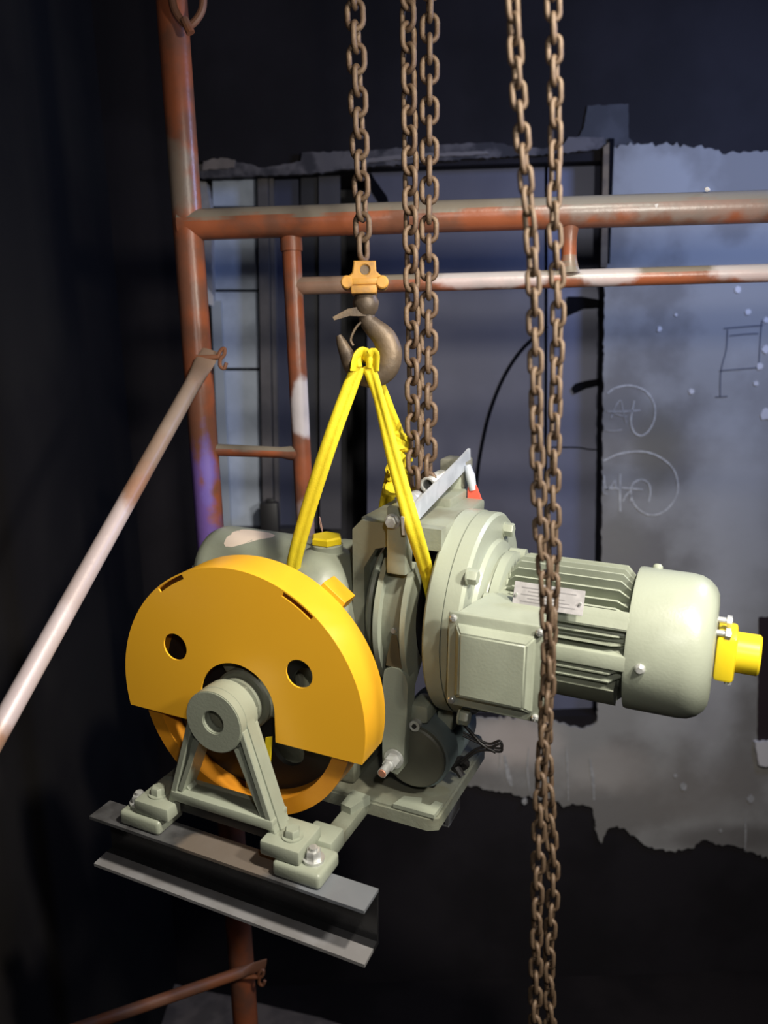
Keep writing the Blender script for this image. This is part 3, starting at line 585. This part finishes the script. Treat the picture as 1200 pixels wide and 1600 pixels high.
bm = B(); lathe(bm, 'y', .222, -.112, [(.127, .017), (.123, .017)], 24); lathe(bm, 'y', .222, -.112, [(.123, .012), (.104, .012)], 6); lathe(bm, 'y', .222, -.112, [(.105, .008), (.078, .008)], 16); part(bm, 'adjusting_bolt', ZINC, arm)
bm = B(); lathe(bm, 'y', .222, -.112, [(.0785, .0075), (.0765, .006)], 16); part(bm, 'rusty_bolt_end', COPPER, arm)
bm = B(); lathe(bm, 'y', .218, .300, [(.128, .0125), (.124, .0125)], 20); hexbolt(bm, 'y', .218, .300, .124, .010, -.010, False); part(bm, 'pin_bolt', ZINC, arm)
arm2, Y = brake_side(1, '')
bm = B(); box(bm, .196, .246, .385, .43, .300, .352, .004); part(bm, 'rear_block', mat('dark_olive_cast', (.14, .14, .11), .5, 0, (.3, .29, .25), 30, .4), arm2)
bm = B(); tube(bm, [(.218, .126, .300), (.218, .40, .312)], .006, 12); rod = part(bm, 'brake_rod', ZINC)
for (ya, yb2, rr) in ((.160, .185, .017), (.185, .215, .014)):
    bm = B(); lathe(bm, 'y', .222, .318, [(ya, rr * .8), (ya + .004, rr), (yb2 - .004, rr), (yb2, rr * .8)], 24); part(bm, 'rod_nut', ZINC, rod)
bm = B(); n = 220; tube(bm, [(.216 + .0125 * math.cos(i * .5), .275 + .07 * i / n, .326 + .0125 * math.sin(i * .5)) for i in range(n)], .0026, 6); part(bm, 'spring', ZINC, rod)
bm = B(); rr = [(.236, .115), (.246, .115)]
sweep(bm, [(.243, .106, .300), (.243, .20, .318), (.243, .36, .345), (.243, .415, .356)], [(-.0025, -.015), (.0025, -.015), (.0025, .015), (-.0025, .015)], ref=(0, 0, 1)); rl = part(bm, 'release_bar', ZINCB, smooth=20)
bm = B(); hexbolt(bm, 'x', .115, .298, .2455, .007, .006, False); part(bm, 'bolt', ZINC, rl)
bm = B(); sweep(bm, [(.250, .385, .345), (.256, .385, .325), (.262, .385, .300)], circ(0, 0, .0075, 12), scale=[.8, 1.2, .9]); part(bm, 'lever_shank', ZINCB, rl)
bm = B(); sweep(bm, [(.260, .385, .308), (.268, .385, .270)], [(-.011, -.004), (.011, -.004), (.011, .004), (-.011, .004)], ref=(0, 1, 0), scale=[.7, 1.3]); part(bm, 'red_grip', RED, rl)
bm = B(); box(bm, .200, .250, .30, .44, .279, .300, .003); part(bm, 'magnet_seat', GREEND, bh)
# brake magnet
mg = B(); lathe(mg, 'y', .246, -.118, [(.150, .0), (.150, .053), (.153, .056), (.170, .057)], 48); mg = part(mg, 'brake_magnet', MAGF)
bm = B(); lathe(bm, 'y', .246, -.118, [(.160, .057), (.160, .0605), (.163, .062), (.205, .062), (.208, .058)], 48); part(bm, 'magnet_ring', DARKG, mg)
bm = B(); lathe(bm, 'y', .246, -.116, [(.212, .052), (.23, .052), (.232, .064), (.30, .064), (.305, .05), (.34, .05)], 48); part(bm, 'magnet_body', DARKG, mg)
bm = B(); box(bm, .22, .272, .19, .30, -.197, -.155, .006); part(bm, 'magnet_foot', BLACK, mg)
# leads from the magnet
bm = B()
def U3(pts): return spline(pts, 5)
for dz in (0, .006):
    tube(bm, U3([(.318, .20, -.085 + dz), (.345, .20, -.092 + dz), (.365, .20, -.095 + dz), (.382, .20, -.085 + dz), (.385, .20, -.098 + dz), (.36, .20, -.102 + dz), (.340, .20, -.112 + dz), (.315, .20, -.140 + dz)]), .0022, 8)
tube(bm, U3([(.300, .20, -.045), (.325, .20, -.07), (.352, .20, -.093), (.376, .20, -.102)]), .003, 8)
part(bm, 'magnet_leads', CABLE, mg)
bm = B(); tube(bm, U3([(.300, .21, -.150), (.312, .21, -.138), (.318, .22, -.152), (.300, .22, -.166), (.296, .215, -.150), (.315, .21, -.170)]), .007, 8); part(bm, 'cable_bundle', CABLE, mg)
# motor
mo = B(); lathe(mo, 'x', YA, ZA, [(.339, .128), (.346, .125), (.352, .104), (.362, .100), (.372, .098), (.372, .084), (.590, .084)], 72); mo = part(mo, 'motor_body', GREEN)
bm = B(); lathe(bm, 'x', YA, ZA, [(.356, .104), (.358, .110), (.372, .110), (.374, .100)], 72); part(bm, 'end_shield', GREEN, mo)
for k in range(4):
    a = R(58 + 90 * k); bm = B(); y, z = YA + .106 * math.cos(a), ZA + .106 * math.sin(a); lathe(bm, 'x', y, z, [(.352, .013), (.380, .013)], 16); part(bm, 'shield_lug', GREEN, mo)
def fin(deg, r1=.1105, x0_=.376, x1_=.574, t=.0013):
    a = R(deg); bm = B(); pr = [(x0_, .080), (x0_ + .004, .098), (x0_ + .016, r1), (x1_ - .022, r1), (x1_, r1 - .022), (x1_, .080)]
    prism(bm, 'y', [(x, r) for x, r in pr], [], -t, t)
    rt = Matrix.Rotation(-a + PI / 2, 3, 'X')   # z-up fin turned round the shaft
    for v in bm.verts:
        c = rt @ Vector((0, v.co.y, v.co.z)); v.co = Vector((v.co.x, YA + c.y, ZA + c.z))
    part(bm, 'cooling_fin', GREEN, mo)
for d in (122, 110, 99, 88, 78, 68, 58, 48, 150, 165, 180, 195, 210, 225, 240, 255): fin(d)
fin(41, .112)
for d in (20, 13, -11, -19, -70, -85, -98): fin(d, .1115)
bm = B(); box(bm, .376, .576, YA - .1125, YA - .07, ZA - .013, ZA + .012, .003); part(bm, 'side_rib', GREEN, mo)
def slab(degs, r0, r1): return [(YA - r1 * math.cos(R(d)), ZA + r1 * math.sin(R(d))) for d in degs] + [(YA - r0 * math.cos(R(d)), ZA + r0 * math.sin(R(d))) for d in degs[::-1]]
bm = B(); prism(bm, 'x', slab((-28, -44, -60), .08, .112), [], .376, .560); part(bm, 'foot_pad', GREEND, mo)
bm = B(); prism(bm, 'x', slab((25, 33, 40), .08, .1125), [], .378, .574)
bmesh.ops.bevel(bm, geom=list(bm.edges), offset=.002, segments=2, affect='EDGES'); part(bm, 'top_plinth', GREEN, mo)
# fan cover
fc = B(); lathe(fc, 'x', YA, ZA, [(.572, .1085), (.572, .1115), (.576, .1125), (.650, .1120), (.664, .110), (.676, .104), (.686, .094), (.6905, .084), (.692, .07), (.692, .0)], 80); fc = part(fc, 'fan_cover', GREEN)
for d in (181, 300, 70): 
    a = R(d); bm = B(); y, z = YA + .112 * math.cos(a), ZA + .112 * math.sin(a); n = Vector((0, math.cos(a), math.sin(a)))
    sweep(bm, [Vector((.596, y, z)) - n * .003, Vector((.596, y, z)) + n * .003, Vector((.596, y, z)) + n * .007], circ(0, 0, .008, 12), scale=[1, 1, .6], ref=(1, 0, 0)); part(bm, 'screw', ZINC if d == 181 else GREEN, fc)
ec = B(); box(ec, .693, .722, YA - .036, YA + .036, ZA - .036, ZA + .036, .006); ec = part(ec, 'encoder_housing', YCAP)
bm = B(); lathe(bm, 'x', YA, ZA + .002, [(.720, .031), (.752, .031), (.755, .028), (.755, 0)], 40); part(bm, 'round_cap', YCAP, ec)
for y, z in ((-.030, .040), (-.002, .050)):
    bm = B(); lathe(bm, 'x', YA + y, ZA + z, [(.690, .005), (.712, .005)], 12); lathe(bm, 'x', YA + y, ZA + z, [(.704, .009), (.711, .009)], 6); part(bm, 'bolt', ZINC, ec)
bm = B(); lathe(bm, 'z', .715, YA - .02, [(ZA - .043, .005), (ZA - .034, .005)], 8); part(bm, 'drain_screw', ZINC, ec)
# terminal box
tx0, tx1, tz0, tz1, ty = .3275, .4745, .0355, .1865, .080
tb = B(); box(tb, tx0, tx1, ty, ty + .010, tz0, tz1, .004, 2); tb = part(tb, 'terminal_box', GREEN)
bm = B(); A_ = [(tx0 + .014, tz0 + .016), (tx1 - .014, tz0 + .016), (tx1 - .014, tz1 - .016), (tx0 + .014, tz1 - .016)]; c_ = ((tx0 + tx1) / 2, (tz0 + tz1) / 2)
def inset(P, d): return [(x + (d if x < c_[0] else -d), z + (d if z < c_[1] else -d)) for x, z in P]
rings = [[bm.verts.new((x, y, z)) for x, z in q] for q, y in ((A_, ty + .002), (A_, ty - .004), (inset(A_, .010), ty - .016))]
for a, b in zip(rings, rings[1:]):
    for i in range(4): bm.faces.new((a[i], a[(i + 1) % 4], b[(i + 1) % 4], b[i]))
bm.faces.new(rings[-1]); bm.faces.new(rings[0]); bmesh.ops.bevel(bm, geom=list(bm.edges), offset=.0025, segments=2, affect='EDGES'); part(bm, 'lid', GREEN, tb)
bm = B(); ru = [[bm.verts.new(p) for p in q] for q in (
    [(tx0 + .006, ty + .010, tz0 + .006), (tx1 - .006, ty + .010, tz0 + .006), (tx1 - .006, ty + .010, tz1 - .006), (tx0 + .006, ty + .010, tz1 - .006)],
    [(tx0 + .006, ty + .050, tz0 + .006), (tx1 - .006, ty + .050, tz0 + .006), (tx1 - .010, ty + .050, tz1 + .000), (tx0 + .02, ty + .050, tz1 + .000)],
    [(tx0 + .030, YA - .08, ZA - .055), (tx1 - .030, YA - .08, ZA - .055), (tx1 - .035, YA - .055, ZA + .070), (tx0 + .040, YA - .055, ZA + .070)])]
for a, b in zip(ru, ru[1:]):
    for i in range(4): bm.faces.new((a[i], a[(i + 1) % 4], b[(i + 1) % 4], b[i]))
bm.faces.new(ru[0]); bm.faces.new(ru[-1]); bmesh.ops.bevel(bm, geom=list(bm.edges), offset=.003, segments=2, affect='EDGES'); part(bm, 'box_neck', GREEN, tb)
for x, z in ((tx0 + .009, tz0 + .009), (tx1 - .009, tz0 + .009), (tx0 + .009, tz1 - .009), (tx1 - .009, tz1 - .009)):
    bm = B(); lathe(bm, 'y', x, z, [(ty + .001, .0058), (ty - .003, .0056), (ty - .0045, .0038)], 16); box(bm, x - .004, x + .004, ty - .005, ty - .004, z - .0007, z + .0007); box(bm, x - .0007, x + .0007, ty - .005, ty - .004, z - .004, z + .004); part(bm, 'screw', ZINC, tb)
# nameplate on a small standoff
npl = B(); box(npl, .404, .510, -.0008, .0008, -.0185, .0185, .0004, 1)
rt = Matrix.Rotation(R(-20), 3, 'X')
for v in npl.verts: c = rt @ Vector((0, v.co.y, v.co.z)); v.co = Vector((v.co.x, .160 + c.y, .200 + c.z))
npl = part(npl, 'nameplate', PLATE, smooth=0)
for i in range(5):
    bm = B(); 
    box(bm, .416 + (i % 2) * .01, .498 - (i * 7 % 4) * .008, -.0012, -.0006, .010 - i * .0052, .0116 - i * .0052)
    for v in bm.verts: c = rt @ Vector((0, v.co.y, v.co.z)); v.co = Vector((v.co.x, .160 + c.y, .200 + c.z))
    part(bm, 'engraved_line', mat('engraved_grey', (.25, .24, .25), .5) if i == 0 else bpy.data.materials['engraved_grey'], npl, 0)
for x in (.409, .505):
    bm = B(); lathe(bm, 'y', x, .200, [(.155, .0022), (.1585, .0022)], 10); part(bm, 'rivet', ZINC, npl)

# ------------------------------------------------------------------ lifting sling
lobed = []
for i in range(28):
    a = 2 * PI * i / 28; c, s = math.cos(a), math.sin(a); wv = 1 - .42 * math.exp(-(c / .28) ** 2); lobed.append((.0125 * c, .0068 * s * wv))
so = L2(570, 566); sl = thing('lifting_sling', 'yellow webbing sling looped over the hook and under the machine', 'sling', so)
def strap(P, ref, sc_=None, k=8, twist=None):
    Q = spline(P, k); bm = B(); sweep(bm, Q, lobed, ref=ref, scale=lerpl(sc_, len(Q)) if sc_ else None, twist=lerpl(twist, len(Q)) if twist else None); return world_obj(bm, 'strap', SLING, sl, 50)
HF = HK - .022
strap([at(561, 572, HF), at(545, 610, HF), at(505, 722, HF + .004), mw(.035, .135, .215), mw(.022, .145, .14), mw(.02, .13, .06)], (0, 1, 0), [.85, 1, 1.05, 1, .95, .9])
strap([at(576, 572, HF), at(592, 622, HF - .02), at(617, 722, HF - .055), at(646, 825, HF - .09), mw(.261, .17, .199), mw(.266, .19, .13), mw(.266, .20, .08)], (0, 1, 0), [.85, .8, .95, 1.0, .9, .85, .8], twist=[.1, .6, .2, 0, 0, 0, 0])
strap([at(588, 590, HK + .03), at(606, 640, HK + .05), at(622, 690, HK + .08), at(612, 745, HK + .10), at(602, 800, HK + .13), at(598, 850, HK + .15)], (0, 1, 0), [.8, .9, 1, 1, 1.1, 1.1])
bm = B(); P = spline([at(561, 574, HF), at(559, 560, HK - .020), at(564, 556, HK - .004), at(572, 556, HK + .008), at(580, 562, HK + .02), at(588, 592, HK + .03)], 6)
sweep(bm, P, lobed, ref=(1, 0, 0), scale=lerpl([.9, 1, 1, 1, 1, .8], len(P))); world_obj(bm, 'saddle_wrap', SLING, sl, 50)
bm = B(); P = spline([at(577, 574, HF), at(578, 562, HK - .022), at(580, 558, HK - .004), at(584, 562, HK + .012), at(592, 590, HK + .03)], 6)
sweep(bm, P, lobed, ref=(1, 0, 0), scale=lerpl([.9, 1, 1, 1, .8], len(P))); world_obj(bm, 'saddle_wrap', SLING, sl, 50)
bm = B(); P = spline([at(552, 579, HF - .007), at(557, 558, HF - .009), at(566, 551, HF - .004), at(576, 557, HF - .006), at(586, 554, HF - .006), at(587, 580, HF - .007)], 6)
sweep(bm, P, [(.011 * math.cos(2 * PI * i / 14), .004 * math.sin(2 * PI * i / 14)) for i in range(14)], ref=(0, 0, 1), scale=lerpl([1.0, 1.2, 1.1, 1.2, 1.2, .9], len(P))); world_obj(bm, 'saddle_wrap', SLING, sl, 50)
for i in range(9):
    bm = B(); f = i / 8; c = at(620 + 6 * math.sin(i * 2.1), 684 + 78 * f, HK + .07); rr = random.uniform(.011, .019)
    bmesh.ops.create_icosphere(bm, subdivisions=2, radius=rr)
    for v in bm.verts: v.co = Vector((v.co.x * random.uniform(.75, 1.35), v.co.y * random.uniform(.6, 1.), v.co.z * random.uniform(.6, 1.1))) + c
    world_obj(bm, 'knot_fold', SLING, sl, 25)
for px, py in ((642, 700), (606, 735), (644, 722), (640, 740)):
    bm = B(); tube(bm, [at(624, py, HK + .07), at(px, py + random.uniform(-6, 6), HK + .06)], .005, 8, radii=[1.2, .7]); world_obj(bm, 'knot_end', SLING, sl, 50)
